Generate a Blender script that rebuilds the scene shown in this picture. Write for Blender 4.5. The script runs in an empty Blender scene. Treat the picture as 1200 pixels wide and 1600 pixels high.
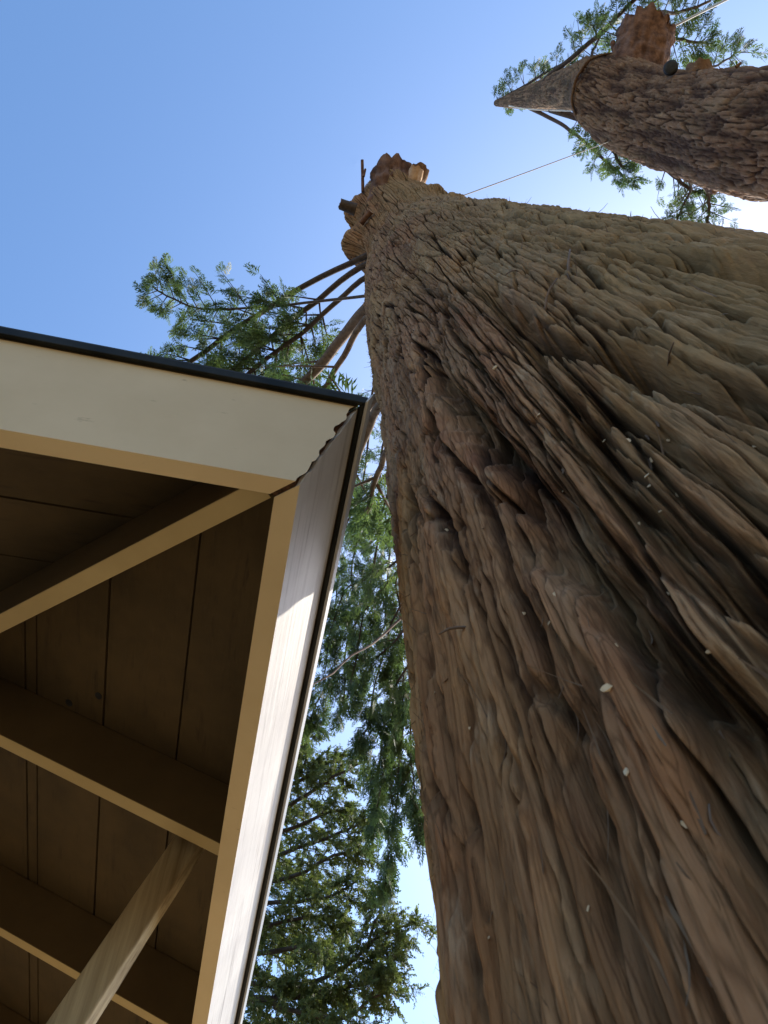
import bpy, bmesh, math, random
import numpy as np
from mathutils import Vector, Matrix

random.seed(7)
rng = np.random.default_rng(11)
R_ = math.radians
scene = bpy.context.scene
COL = scene.collection

# ------------------------------------------------------------------ camera
FPX = 1106.98                                # focal length in pixels of the 1200x1600 photograph
EYE = np.array([0.0, 0.0, 1.6])
CAM = np.array([[0.9780816, -0.20516656, -0.03553952],      # right
                [0.16885894, 0.88140931, -0.44113975],      # down
                [0.12183199, 0.42546951, 0.89673444]])      # forward
cam_data = bpy.data.cameras.new('camera')
cam = bpy.data.objects.new('camera', cam_data)
COL.objects.link(cam)
cam.matrix_world = Matrix(((CAM[0][0], -CAM[1][0], -CAM[2][0], EYE[0]),
                           (CAM[0][1], -CAM[1][1], -CAM[2][1], EYE[1]),
                           (CAM[0][2], -CAM[1][2], -CAM[2][2], EYE[2]),
                           (0, 0, 0, 1)))
cam_data.sensor_fit = 'VERTICAL'
cam_data.sensor_height = 36.0
cam_data.sensor_width = 27.0
cam_data.lens = 36.0 * FPX / 1600.0
cam_data.clip_start = 0.02
cam_data.clip_end = 3000
cam_data.dof.use_dof = True
cam_data.dof.focus_distance = 3.0
cam_data.dof.aperture_fstop = 24.0
scene.camera = cam

# ------------------------------------------------------------------ sky, sun, exposure
SUN_AZ, SUN_EL = 28.0, 46.0                  # azimuth from +X towards +Y
world = bpy.data.worlds.new('World')
scene.world = world
world.use_nodes = True
wn = world.node_tree
sky = wn.nodes.new('ShaderNodeTexSky')
sky.sky_type = 'NISHITA'
sky.sun_disc = False
sky.sun_elevation = R_(SUN_EL)
sky.sun_rotation = R_(90 - SUN_AZ)
sky.altitude = 0
sky.air_density = 1.0
sky.dust_density = 1.7
sky.ozone_density = 4.0
bg = wn.nodes['Background']
bg.inputs['Strength'].default_value = 0.15
hsv = wn.nodes.new('ShaderNodeHueSaturation'); hsv.inputs['Saturation'].default_value = 1.10; hsv.inputs['Hue'].default_value = 0.497
wn.links.new(sky.outputs[0], hsv.inputs['Color']); wn.links.new(hsv.outputs[0], bg.inputs['Color'])
sun_dir = Vector((math.cos(R_(SUN_AZ)) * math.cos(R_(SUN_EL)), math.sin(R_(SUN_AZ)) * math.cos(R_(SUN_EL)), math.sin(R_(SUN_EL))))
sd = bpy.data.lights.new('sun', 'SUN')
sd.energy = 3.9
sd.angle = R_(0.53)
sd.color = (1.0, 0.93, 0.82)
so = bpy.data.objects.new('sun', sd)
COL.objects.link(so)
so.rotation_euler = sun_dir.to_track_quat('Z', 'Y').to_euler()
scene.view_settings.view_transform = 'Standard'
scene.view_settings.look = 'None'
scene.view_settings.exposure = 1.15
scene.view_settings.gamma = 1.0
scene.view_settings.use_curve_mapping = False
scene.cycles.max_bounces = 8
scene.cycles.diffuse_bounces = 5

# ------------------------------------------------------------------ pixel -> place
def ray(px, py):
    v = (px - 600.0) * CAM[0] + (py - 800.0) * CAM[1] + FPX * CAM[2]
    return v / np.linalg.norm(v)
def atZ(px, py, Z):                          # point on the pixel's line Z metres above the eye
    d = ray(px, py)
    return EYE + d * (Z / d[2])
def atH(px, py, hd):                         # point on the pixel's line at horizontal distance hd
    d = ray(px, py)
    return EYE + d * (hd / math.hypot(d[0], d[1]))
def rad(P, rpx):                             # radius in metres that spans rpx pixels at P
    return rpx * float(np.dot(P - EYE, CAM[2])) / FPX

# ------------------------------------------------------------------ noise (vectorised gradient noise)
_perm = np.random.default_rng(3).permutation(256)
_perm = np.concatenate([_perm, _perm, _perm])
_grad = np.random.default_rng(5).normal(size=(256, 3)).astype(np.float32)
_grad /= np.linalg.norm(_grad, axis=1)[:, None]
def noise(x, y, z):
    x = np.asarray(x, np.float32); y = np.asarray(y, np.float32); z = np.asarray(z, np.float32)
    x, y, z = np.broadcast_arrays(x, y, z)
    xi = np.floor(x).astype(np.int32); yi = np.floor(y).astype(np.int32); zi = np.floor(z).astype(np.int32)
    xf = x - xi; yf = y - yi; zf = z - zi
    xi &= 255; yi &= 255; zi &= 255
    u = xf * xf * xf * (xf * (xf * 6 - 15) + 10)
    v = yf * yf * yf * (yf * (yf * 6 - 15) + 10)
    w = zf * zf * zf * (zf * (zf * 6 - 15) + 10)
    def g(i, j, k):
        h = _perm[_perm[_perm[xi + i] + yi + j] + zi + k]
        gr = _grad[h]
        return gr[..., 0] * (xf - i) + gr[..., 1] * (yf - j) + gr[..., 2] * (zf - k)
    def mix(a, b, t): return a + t * (b - a)
    return 1.6 * mix(mix(mix(g(0, 0, 0), g(1, 0, 0), u), mix(g(0, 1, 0), g(1, 1, 0), u), v),
                     mix(mix(g(0, 0, 1), g(1, 0, 1), u), mix(g(0, 1, 1), g(1, 1, 1), u), v), w)
def _hash(a, b, s):
    h = (a.astype(np.uint32) * np.uint32(374761393) + b.astype(np.uint32) * np.uint32(668265263) + np.uint32(s * 974634777 % 4294967295))
    h = (h ^ (h >> np.uint32(13))) * np.uint32(1274126177)
    h = h ^ (h >> np.uint32(16))
    return (h & np.uint32(0xFFFF)).astype(np.float32) / 65535.0
def cells(u, v, N, seed):
    """long plates: seam distance, plate number 0..1, place along the plate -1..1, second number; periodic over N columns"""
    u = np.asarray(u, np.float32); v = np.asarray(v, np.float32)
    iu = np.floor(u).astype(np.int32); iv = np.floor(v).astype(np.int32)
    f1 = np.full(u.shape, 9.0, np.float32); f2 = np.full(u.shape, 9.0, np.float32)
    rr_ = np.zeros_like(f1); dv_ = np.zeros_like(f1); tt_ = np.zeros_like(f1)
    for a in (-1, 0, 1):
        cu = (iu + a) % N
        for b in (-1, 0, 1):
            cv = iv + b + 1000
            px_ = iu + a + 0.1 + 0.8 * _hash(cu, cv, seed); py_ = iv + b + 0.05 + 0.9 * _hash(cu, cv, seed + 17)
            du = u - px_; dv = v - py_
            d = np.sqrt(du * du + dv * dv)
            near = d < f1
            f2 = np.where(near, f1, np.minimum(f2, d))
            rr_ = np.where(near, _hash(cu, cv, seed + 29), rr_); dv_ = np.where(near, dv, dv_); tt_ = np.where(near, _hash(cu, cv, seed + 43), tt_)
            f1 = np.where(near, d, f1)
    return f2 - f1, rr_, np.clip(dv_, -1, 1), tt_
def sstep(a, b, x):
    t = np.clip((x - a) / (b - a), 0, 1)
    return t * t * (3 - 2 * t)

# ------------------------------------------------------------------ object helpers
def link(o, parent=None):
    COL.objects.link(o)
    if parent is not None:
        o.parent = parent
    return o
def tag(o, label=None, cat=None, group=None, kind=None):
    if label: o['label'] = label
    if cat: o['category'] = cat
    if group: o['group'] = group
    if kind: o['kind'] = kind
    return o
def thing(name, loc, label, cat, group=None):
    o = bpy.data.objects.new(name, None)
    o.empty_display_size = 0.2
    link(o)
    o.location = [float(c) for c in loc]
    return tag(o, label, cat, group)
def mesh_np(name, verts, quads, mat, parent=None, smooth=False, attrs=None):
    """verts (n,3) world coordinates, quads (m,4) or tris (m,3)"""
    verts = np.asarray(verts, np.float32); quads = np.asarray(quads, np.int32)
    if parent is not None:
        off = np.array(parent_origin(parent), np.float32)
        verts = verts - off
    me = bpy.data.meshes.new(name)
    k = quads.shape[1]
    me.vertices.add(len(verts)); me.vertices.foreach_set('co', verts.ravel())
    me.loops.add(quads.size); me.loops.foreach_set('vertex_index', quads.ravel())
    me.polygons.add(len(quads))
    me.polygons.foreach_set('loop_start', np.arange(0, quads.size, k, dtype=np.int32))
    me.polygons.foreach_set('loop_total', np.full(len(quads), k, np.int32))
    if smooth: me.polygons.foreach_set('use_smooth', np.ones(len(quads), bool))
    me.materials.append(mat)
    if attrs:
        for nm, arr in attrs.items():
            a = me.attributes.new(nm, 'FLOAT', 'POINT'); a.data.foreach_set('value', np.asarray(arr, np.float32).ravel())
    me.update(calc_edges=True)
    return link(bpy.data.objects.new(name, me), parent)
def parent_origin(p):
    o = np.zeros(3)
    while p is not None:
        o += np.array(p.location); p = p.parent
    return o
def mesh_py(name, verts, faces, mat, parent=None, smooth=False):
    off = parent_origin(parent) if parent is not None else np.zeros(3)
    me = bpy.data.meshes.new(name)
    me.from_pydata([tuple(np.asarray(v, float) - off) for v in verts], [], faces)
    me.materials.append(mat)
    if smooth:
        for p in me.polygons: p.use_smooth = True
    me.update()
    return link(bpy.data.objects.new(name, me), parent)

def spline(pts, n):
    pts = np.asarray(pts, float)
    if len(pts) == 2:
        t = np.linspace(0, 1, n)[:, None]
        return pts[0] * (1 - t) + pts[1] * t
    P = np.vstack([2 * pts[0] - pts[1], pts, 2 * pts[-1] - pts[-2]])
    out = []
    seg = len(pts) - 1
    for s in np.linspace(0, seg, n):
        i = min(int(s), seg - 1); t = s - i
        p0, p1, p2, p3 = P[i:i + 4]
        out.append(0.5 * ((2 * p1) + (-p0 + p2) * t + (2 * p0 - 5 * p1 + 4 * p2 - p3) * t * t + (-p0 + 3 * p1 - 3 * p2 + p3) * t ** 3))
    return np.array(out)
def tube_arrays(path, radii, sides=8, cap=True):
    path = np.asarray(path, float); n = len(path)
    radii = np.broadcast_to(np.asarray(radii, float), (n,))
    T = np.gradient(path, axis=0); T /= np.linalg.norm(T, axis=1)[:, None] + 1e-9
    ref = np.array([0, 0, 1.0]) if abs(T[0][2]) < 0.9 else np.array([1.0, 0, 0])
    V = []
    a = np.linspace(0, 2 * np.pi, sides, endpoint=False)
    N = ref - T[0] * ref.dot(T[0]); N /= np.linalg.norm(N)
    for i in range(n):
        N = N - T[i] * N.dot(T[i]); N /= np.linalg.norm(N) + 1e-9
        B = np.cross(T[i], N)
        V.append(path[i] + radii[i] * (np.cos(a)[:, None] * N + np.sin(a)[:, None] * B))
    V = np.concatenate(V)
    F = []
    for i in range(n - 1):
        for j in range(sides):
            k = (j + 1) % sides
            F.append((i * sides + j, i * sides + k, (i + 1) * sides + k, (i + 1) * sides + j))
    if cap:
        c0 = len(V); V = np.vstack([V, path[0], path[-1]])
        for j in range(sides):
            k = (j + 1) % sides
            F.append((c0, k, j, j)); F.append((c0 + 1, (n - 1) * sides + j, (n - 1) * sides + k, (n - 1) * sides + k))
    F = [f if f[2] != f[3] else f[:3] for f in F]
    return V, F
class Geo:
    def __init__(s): s.v = []; s.f = []; s.n = 0
    def add(s, V, F):
        s.v.append(np.asarray(V, float)); s.f += [tuple(i + s.n for i in f) for f in F]; s.n += len(V)
    def tube(s, path, radii, sides=6): s.add(*tube_arrays(path, radii, sides))
    def build(s, name, mat, parent=None, smooth=True):
        return mesh_py(name, np.concatenate(s.v), s.f, mat, parent, smooth)

# ------------------------------------------------------------------ materials
def new_mat(name):
    m = bpy.data.materials.new(name); m.use_nodes = True
    nt = m.node_tree
    return m, nt, nt.nodes['Principled BSDF']
def nd(nt, t, **kw):
    n = nt.nodes.new('ShaderNode' + t)
    for k, v in kw.items():
        if k.startswith('i_'): n.inputs[k[2:]].default_value = v
        else: setattr(n, k, v)
    return n
def ramp(nt, stops, fac):
    r = nd(nt, 'ValToRGB')
    e = r.color_ramp.elements
    while len(e) < len(stops): e.new(0.5)
    for el, (p, c) in zip(e, stops):
        el.position = p; el.color = (*c, 1) if len(c) == 3 else c
    nt.links.new(fac, r.inputs['Fac'])
    return r.outputs['Color']
def mixc(nt, fac, a, b, blend='MIX'):
    m = nd(nt, 'Mix', data_type='RGBA', blend_type=blend)
    for s, v in ((m.inputs['Factor'], fac), (m.inputs['A'], a), (m.inputs['B'], b)):
        if hasattr(v, 'is_linked') or hasattr(v, 'links'): nt.links.new(v, s)
        elif isinstance(v, (int, float)): s.default_value = v
        else: s.default_value = (*v, 1)
    # pick RGBA sockets explicitly
    return m
def mix_rgb(nt, fac, a, b, blend='MIX'):
    m = nt.nodes.new('ShaderNodeMixRGB'); m.blend_type = blend
    for s, v in ((m.inputs[0], fac), (m.inputs[1], a), (m.inputs[2], b)):
        if isinstance(v, bpy.types.NodeSocket): nt.links.new(v, s)
        elif isinstance(v, (int, float)): s.default_value = v
        else: s.default_value = (*v, 1)
    return m.outputs[0]
def tex_noise(nt, scale, detail=4, rough=0.55, stretch=(1, 1, 1), coord='Object', dist=0.0):
    tc = nd(nt, 'TexCoord'); mp = nd(nt, 'Mapping'); mp.inputs['Scale'].default_value = stretch
    nt.links.new(tc.outputs[coord], mp.inputs['Vector'])
    n = nd(nt, 'TexNoise'); n.inputs['Scale'].default_value = scale; n.inputs['Detail'].default_value = detail
    n.inputs['Roughness'].default_value = rough; n.inputs['Distortion'].default_value = dist
    nt.links.new(mp.outputs[0], n.inputs['Vector'])
    return n.outputs['Fac']
def add_bump(nt, bsdf, h, strength, dist):
    b = nd(nt, 'Bump'); b.inputs['Strength'].default_value = strength; b.inputs['Distance'].default_value = dist
    nt.links.new(h, b.inputs['Height'])
    nt.links.new(b.outputs[0], bsdf.inputs['Normal'])

def bark_material(name, ridge, ridge2, groove, moss, moss_amt, scale=1.0):
    m, nt, b = new_mat(name)
    at = nd(nt, 'Attribute', attribute_name='bark')
    mo = nd(nt, 'Attribute', attribute_name='moss')
    fib = tex_noise(nt, 22 * scale, 8, 0.68, (1, 1, 0.10))
    big = tex_noise(nt, 3.2 * scale, 5, 0.6, (1, 1, 0.4))
    fleck = tex_noise(nt, 90 * scale, 4, 0.6, (1, 1, 0.35))
    hu_ = nd(nt, 'Attribute', attribute_name='hue')
    ridge_c = mix_rgb(nt, ramp(nt, [(0.38, (0, 0, 0)), (0.62, (1, 1, 1))], big), ridge, ridge2)
    ridge_c = mix_rgb(nt, 0.8, ridge_c, ramp(nt, [(0.15, (0.62, 0.55, 0.48)), (0.5, (1, 1, 1)), (0.85, (0.98, 0.86, 0.76))], hu_.outputs['Fac']), 'MULTIPLY')
    ridge_c = mix_rgb(nt, ramp(nt, [(0.30, (0, 0, 0)), (0.72, (1, 1, 1))], fib), mix_rgb(nt, 1.0, ridge_c, (0.52, 0.46, 0.42), 'MULTIPLY'), ridge_c)
    ridge_c = mix_rgb(nt, ramp(nt, [(0.56, (0, 0, 0)), (0.70, (0.6, 0.6, 0.6))], fleck), ridge_c, mix_rgb(nt, 1.0, ridge_c, (1.45, 1.4, 1.3), 'MULTIPLY'))
    # fine dark hairline cracks running with the grain
    tcv = nd(nt, 'TexCoord'); mpv = nd(nt, 'Mapping'); mpv.inputs['Scale'].default_value = (1, 1, 0.07)
    nt.links.new(tcv.outputs['Object'], mpv.inputs['Vector'])
    nzv = nd(nt, 'TexNoise'); nzv.inputs['Scale'].default_value = 14 * scale; nzv.inputs['Detail'].default_value = 3
    nt.links.new(mpv.outputs[0], nzv.inputs['Vector'])
    vsum = nd(nt, 'Vector' + 'Math', operation='MULTIPLY_ADD'); nt.links.new(nzv.outputs['Color'], vsum.inputs[0]); vsum.inputs[1].default_value = (.05, .05, .05); nt.links.new(mpv.outputs[0], vsum.inputs[2])
    vo = nd(nt, 'TexVoronoi', feature='DISTANCE_TO_EDGE'); vo.inputs['Scale'].default_value = 95 * scale
    nt.links.new(vsum.outputs[0], vo.inputs['Vector'])
    crk = ramp(nt, [(0.0, (0.30, 0.24, 0.20)), (0.10, (1, 1, 1))], vo.outputs['Distance'])
    ridge_c = mix_rgb(nt, ramp(nt, [(0.40, (0.1, 0.1, 0.1)), (0.60, (0.65, 0.65, 0.65))], big), ridge_c, mix_rgb(nt, 1.0, ridge_c, crk, 'MULTIPLY'))
    red = tex_noise(nt, 11 * scale, 5, 0.65, (1, 1, 0.25))
    ridge_c = mix_rgb(nt, ramp(nt, [(0.60, (0, 0, 0)), (0.72, (0.75, 0.75, 0.75))], red), ridge_c, (0.22, 0.080, 0.036))
    pale = tex_noise(nt, 17 * scale, 5, 0.65, (1, 1, 0.3), 'Object', 0.6)
    ridge_c = mix_rgb(nt, ramp(nt, [(0.58, (0, 0, 0)), (0.70, (0.6, 0.6, 0.6))], pale), ridge_c, (0.46, 0.32, 0.19))
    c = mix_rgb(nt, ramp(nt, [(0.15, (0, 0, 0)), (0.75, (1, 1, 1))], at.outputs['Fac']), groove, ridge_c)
    mn = tex_noise(nt, 7 * scale, 6, 0.65, (1, 1, 0.35))
    mm = nd(nt, 'Math', operation='MULTIPLY_ADD'); nt.links.new(mo.outputs['Fac'], mm.inputs[0]); mm.inputs[1].default_value = 0.55
    nt.links.new(mn, mm.inputs[2])
    mf = ramp(nt, [(0.62, (0, 0, 0)), (0.95, (moss_amt,) * 3)], mm.outputs[0])
    c = mix_rgb(nt, mf, c, moss)
    nt.links.new(c, b.inputs['Base Color'])
    b.inputs['Roughness'].default_value = 0.92
    b.inputs['Specular IOR Level'].default_value = 0.15
    h = nd(nt, 'Math', operation='MULTIPLY_ADD'); nt.links.new(fib, h.inputs[0]); h.inputs[1].default_value = 1.0
    h2 = nd(nt, 'Math', operation='MULTIPLY'); nt.links.new(fleck, h2.inputs[0]); h2.inputs[1].default_value = 0.35
    nt.links.new(h2.outputs[0], h.inputs[2])
    add_bump(nt, b, h.outputs[0], 0.9, 0.008 / scale)
    return m
M = {}
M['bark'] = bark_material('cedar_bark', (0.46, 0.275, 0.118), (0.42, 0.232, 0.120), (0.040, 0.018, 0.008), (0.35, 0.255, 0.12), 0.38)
M['bark_far'] = bark_material('cedar_bark_far', (0.34, 0.205, 0.115), (0.29, 0.17, 0.095), (0.05, 0.024, 0.013), (0.26, 0.20, 0.10), 0.3, 1.4)

def simple(name, c1, c2, scale=20, stretch=(1, 1, 1), rough=0.8, bump=0.3, bd=0.002, spec=0.3, lo=0.35, hi=0.65, coord='Object'):
    m, nt, b = new_mat(name)
    n = tex_noise(nt, scale, 6, 0.6, stretch, coord)
    nt.links.new(ramp(nt, [(lo, c1), (hi, c2)], n), b.inputs['Base Color'])
    b.inputs['Roughness'].default_value = rough
    b.inputs['Specular IOR Level'].default_value = spec
    if bump: add_bump(nt, b, n, bump, bd)
    return m
M['branch'] = simple('branch_bark', (0.10, 0.065, 0.045), (0.21, 0.145, 0.10), 40, (1, 1, .4), 0.9, 0.6, 0.004)
M['branch_dark'] = simple('branch_bark_dark', (0.055, 0.038, 0.03), (0.10, 0.075, 0.058), 40, (1, 1, .4), 0.9, 0.6, 0.004)
M['stub_wood'] = simple('dark_stub_wood', (0.075, 0.038, 0.025), (0.23, 0.125, 0.078), 16, (1, 1, .25), 0.92, 0.9, 0.02)
M['cutwood'] = simple('cut_wood', (0.45, 0.27, 0.15), (0.62, 0.42, 0.26), 30, (1, 1, .2), 0.85, 0.4, 0.004)
M['redwood'] = simple('torn_red_wood', (0.085, 0.042, 0.028), (0.21, 0.11, 0.068), 25, (1, 1, .15), 0.9, 0.7, 0.01)
M['chip'] = simple('wood_chip', (0.50, 0.36, 0.20), (0.72, 0.57, 0.37), 60, (1, 1, 1), 0.8, 0.3, 0.001)
M['rope'] = simple('rope_fibre', (0.22, 0.20, 0.18), (0.45, 0.41, 0.36), 200, (1, 1, 1), 0.9, 0.4, 0.001)
M['rope_pale'] = simple('pale_rope_fibre', (0.55, 0.50, 0.42), (0.75, 0.70, 0.60), 200, (1, 1, 1), 0.9, 0.4, 0.001)
M['black'] = simple('black_rubber', (0.012, 0.012, 0.013), (0.03, 0.03, 0.03), 30, (1, 1, 1), 0.6, 0.2)
M['shred'] = simple('bark_shred', (0.09, 0.052, 0.032), (0.19, 0.13, 0.08), 30, (1, 1, 1), 0.9, 0.0)

def leaf_material(name, cdark, clight, trans):
    m, nt, b = new_mat(name)
    at = nd(nt, 'Attribute', attribute_name='tint')
    c = ramp(nt, [(0.0, cdark), (1.0, clight)], at.outputs['Fac'])
    nt.links.new(c, b.inputs['Base Color'])
    b.inputs['Roughness'].default_value = 0.6
    b.inputs['Specular IOR Level'].default_value = 0.25
    tr = nd(nt, 'BsdfTranslucent')
    nt.links.new(mix_rgb(nt, 1.0, c, (1.1, 1.25, 0.75), 'MULTIPLY'), tr.inputs['Color'])
    mx = nd(nt, 'MixShader'); mx.inputs[0].default_value = trans
    nt.links.new(b.outputs[0], mx.inputs[1]); nt.links.new(tr.outputs[0], mx.inputs[2])
    nt.links.new(mx.outputs[0], nt.nodes['Material Output'].inputs['Surface'])
    return m
M['cedar_leaf'] = leaf_material('cedar_foliage', (0.050, 0.086, 0.044), (0.175, 0.22, 0.088), 0.42)
M['fir_leaf'] = leaf_material('fir_foliage', (0.070, 0.095, 0.038), (0.205, 0.22, 0.078), 0.40)

def paint_material(name, base, base2, stretch, wear_amt, wear_col, rough=0.55, grain=0.25, wscale=60, wst=0.3):
    m, nt, b = new_mat(name)
    n1 = tex_noise(nt, 5, 5, 0.6, (1, 1, 1))
    g = tex_noise(nt, 60, 6, 0.7, stretch)
    sp = tex_noise(nt, wscale, 5, 0.6, tuple(max(s, wst) for s in stretch))
    c = ramp(nt, [(0.35, base2), (0.65, base)], n1)
    w = ramp(nt, [(0.70 - wear_amt, (0, 0, 0)), (0.78 - wear_amt * 0.7, (1, 1, 1))], sp)
    gg = ramp(nt, [(0.45, (0, 0, 0)), (0.62, (1, 1, 1))], g)
    wf = mix_rgb(nt, 1.0, w, gg, 'MULTIPLY')
    c = mix_rgb(nt, wf, c, wear_col)
    nt.links.new(c, b.inputs['Base Color'])
    b.inputs['Roughness'].default_value = rough
    b.inputs['Specular IOR Level'].default_value = 0.35
    add_bump(nt, b, g, grain, 0.002)
    return m
M['cream'] = paint_material('cream_paint', (0.64, 0.50, 0.30), (0.58, 0.445, 0.255), (0.08, 1, 1), 0.035, (0.30, 0.21, 0.12), 0.5, 0.12, 75, 0.35)
M['cream_rafter'] = paint_material('tan_rafter_paint', (0.47, 0.35, 0.165), (0.41, 0.30, 0.135), (0.08, 1, 1), 0.0, (0.28, 0.2, 0.1), 0.6, 0.15)
M['weathered'] = paint_material('weathered_pale_paint', (0.62, 0.58, 0.52), (0.50, 0.46, 0.41), (1, 0.03, 1), 0.21, (0.30, 0.25, 0.20), 0.48, 0.6, 55, 0.05)
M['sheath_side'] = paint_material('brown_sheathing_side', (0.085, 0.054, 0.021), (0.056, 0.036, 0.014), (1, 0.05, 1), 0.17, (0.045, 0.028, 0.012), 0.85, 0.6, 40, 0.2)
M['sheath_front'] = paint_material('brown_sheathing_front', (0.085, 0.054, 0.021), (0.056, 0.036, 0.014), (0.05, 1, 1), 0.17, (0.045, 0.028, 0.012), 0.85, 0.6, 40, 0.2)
M['roofing'] = simple('dark_roofing', (0.02, 0.022, 0.024), (0.045, 0.047, 0.05), 50, (1, 1, 1), 0.75, 0.5, 0.003)
M['metal_or_gap_shade'] = simple('dark_drip_metal_or_gap', (0.007, 0.008, 0.007), (0.022, 0.023, 0.020), 14, (1, 1, 1), 0.55, 0.1, 0.001, 0.15)
M['metal_pale'] = simple('pale_flashing', (0.30, 0.30, 0.30), (0.48, 0.47, 0.45), 20, (1, .1, 1), 0.5, 0.2, 0.001, 0.5)
M['rot'] = simple('rotten_wood', (0.035, 0.018, 0.010), (0.13, 0.06, 0.03), 90, (1, 1, 1), 0.95, 0.8, 0.003)
M['post'] = simple('rough_sawn_post', (0.20, 0.14, 0.065), (0.50, 0.40, 0.235), 34, (1, 1, 0.05), 0.85, 0.8, 0.006)
M['wall'] = paint_material('tan_wall_paint', (0.55, 0.46, 0.30), (0.50, 0.41, 0.26), (1, 1, 0.1), 0.0, (0.3, 0.22, 0.13), 0.7, 0.2)
M['ground'] = simple('dry_ground', (0.115, 0.088, 0.052), (0.245, 0.19, 0.11), 3, (1, 1, 1), 0.95, 0.5, 0.02)

# ------------------------------------------------------------------ ground
gm = mesh_py('ground', [(-600, -600, 0), (600, -600, 0), (600, 600, 0), (-600, 600, 0)], [(0, 1, 2, 3)], M['ground'])
tag(gm, kind='structure')

# ------------------------------------------------------------------ house eave
TP = R_(22.26)
ST, CT, TT = math.sin(TP), math.cos(TP), math.tan(TP)
FD, FT = 0.1897, 0.0372                       # fascia depth and thickness
HC = np.array([-0.0008, 0.4256, 2.55])        # bottom outer corner of the fascia
RX, RY = 8.0, 9.0                             # run of the two eaves
house = thing('house', (-3.0, 4.0, 0), 'cream painted house with open eaves at the left, cedar beside its corner', 'house')
TOPC = HC + FD * np.array([ST, -ST, CT])      # top outer corner
INC = HC + FT * np.array([-CT, CT, ST])       # bottom inner corner

def front(u, y, n):   # along eave (towards -X), up the slope, out of the slope (n up)   origin: top outer corner
    return TOPC + np.array([-u, y * CT - n * ST, y * ST + n * CT])
def side(u, y, n):
    return TOPC + np.array([-y * CT + n * ST, u, y * ST + n * CT])

def ragged_fascia(name, fn, run, mat, amp, seed):
    """fascia board, square to the rafters; its mitred end at the corner is split and uneven"""
    r = random.Random(seed)
    k = 34
    V, F = [], []
    # rows run up the board depth; at the mitre u = up-slope offset of that point
    for i in range(k + 1):
        d = -FD + FD * i / k
        ragged = 0.0014 + amp * max(0.0, float(noise(i * 0.31 + seed, 0.4, 0.7)) * 0.9 + 0.25) + 0.0018 * r.random()
        for y in (0.0, FT):
            # plan position of the mitre line: distance inward along eave equals inward distance of the board face
            inward = y * CT - d * ST
            V.append(fn(inward + ragged, y, d)); V.append(fn(run, y, d))
    def idx(i, y, e): return i * 4 + y * 2 + e
    for i in range(k):
        F.append((idx(i, 0, 0), idx(i, 0, 1), idx(i + 1, 0, 1), idx(i + 1, 0, 0)))
        F.append((idx(i, 1, 0), idx(i + 1, 1, 0), idx(i + 1, 1, 1), idx(i, 1, 1)))
        F.append((idx(i, 0, 0), idx(i + 1, 0, 0), idx(i + 1, 1, 0), idx(i, 1, 0)))
        F.append((idx(i, 0, 1), idx(i, 1, 1), idx(i + 1, 1, 1), idx(i + 1, 0, 1)))
    F.append((idx(0, 0, 0), idx(0, 1, 0), idx(0, 1, 1), idx(0, 0, 1)))
    F.append((idx(k, 0, 0), idx(k, 0, 1), idx(k, 1, 1), idx(k, 1, 0)))
    o = mesh_py(name, V, F, mat, house)
    return o
ff = ragged_fascia('fascia_board', front, RX, M['cream'], 0.010, 4)
fs = ragged_fascia('fascia_board', side, RY, M['weathered'], 0.007, 9)
fs.data.materials.append(M['cream']); fs.data.polygons[4 * 34].material_index = 1      # its underside still has sound cream paint
tag(ff, 'smooth cream fascia board'); tag(fs, 'weathered fascia board with peeling pale paint')
# rotten wood showing in the open mitre
V, F = [], []
k = 14
for i in range(k + 1):
    d = -FD + 0.004 + (FD - 0.008) * i / k
    for fn in (front, side):
        for y in (0.004 + 0.003 * random.random(), FT - 0.003):
            inward = y * CT - d * ST
            V.append(fn(inward + 0.012, y, d))
for i in range(k):
    a = i * 4; b = a + 4
    F += [(a, a + 2, b + 2, b), (a + 1, b + 1, b + 3, a + 3), (a, b, b + 1, a + 1), (a + 2, a + 3, b + 3, b + 2)]
F += [(0, 1, 3, 2), (k * 4, k * 4 + 2, k * 4 + 3, k * 4 + 1)]
mesh_py('rotten_joint', V, F, M['rot'], house)

# sheathing boards, each one an object; seams measured up the slope
def board_tri(name, fn, y0, y1, run, mat, hipinset=0.0, th=0.019):
    V = []
    for n in (0.0, th):
        # hip line: in plan 45 deg -> u equals plan inward distance
        V += [fn(y0 * CT + hipinset, y0, n), fn(run, y0, n), fn(run, y1, n), fn(y1 * CT + hipinset, y1, n)]
    F = [(0, 1, 2, 3), (7, 6, 5, 4), (0, 4, 5, 1), (1, 5, 6, 2), (2, 6, 7, 3), (3, 7, 4, 0)]
    o = mesh_py(name, V, F, mat, house)
    return o
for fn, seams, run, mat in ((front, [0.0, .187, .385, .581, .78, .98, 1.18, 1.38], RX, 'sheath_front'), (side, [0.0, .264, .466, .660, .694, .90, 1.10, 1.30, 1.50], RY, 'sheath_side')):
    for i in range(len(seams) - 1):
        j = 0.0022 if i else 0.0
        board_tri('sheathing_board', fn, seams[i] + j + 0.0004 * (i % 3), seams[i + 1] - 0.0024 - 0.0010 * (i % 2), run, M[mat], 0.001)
# dark roofing above, whole roof (hip roof up to a ridge)
def roof_slab(fn, ymax, run, e0):
    V = []
    for n in (0.0195, 0.026):
        V += [fn(e0 * CT, e0, n), fn(run, e0, n), fn(run - ymax * CT, ymax, n), fn(ymax * CT, ymax, n)]
    return V
for fn, run in ((front, RX), (side, RY)):
    ym = (RX / 2) / CT
    mesh_py('roof_covering', roof_slab(fn, ym - 0.01, run, -0.005), [(0, 1, 2, 3), (7, 6, 5, 4), (0, 4, 5, 1), (1, 5, 6, 2), (2, 6, 7, 3), (3, 7, 4, 0)], M['roofing'], house)
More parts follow.
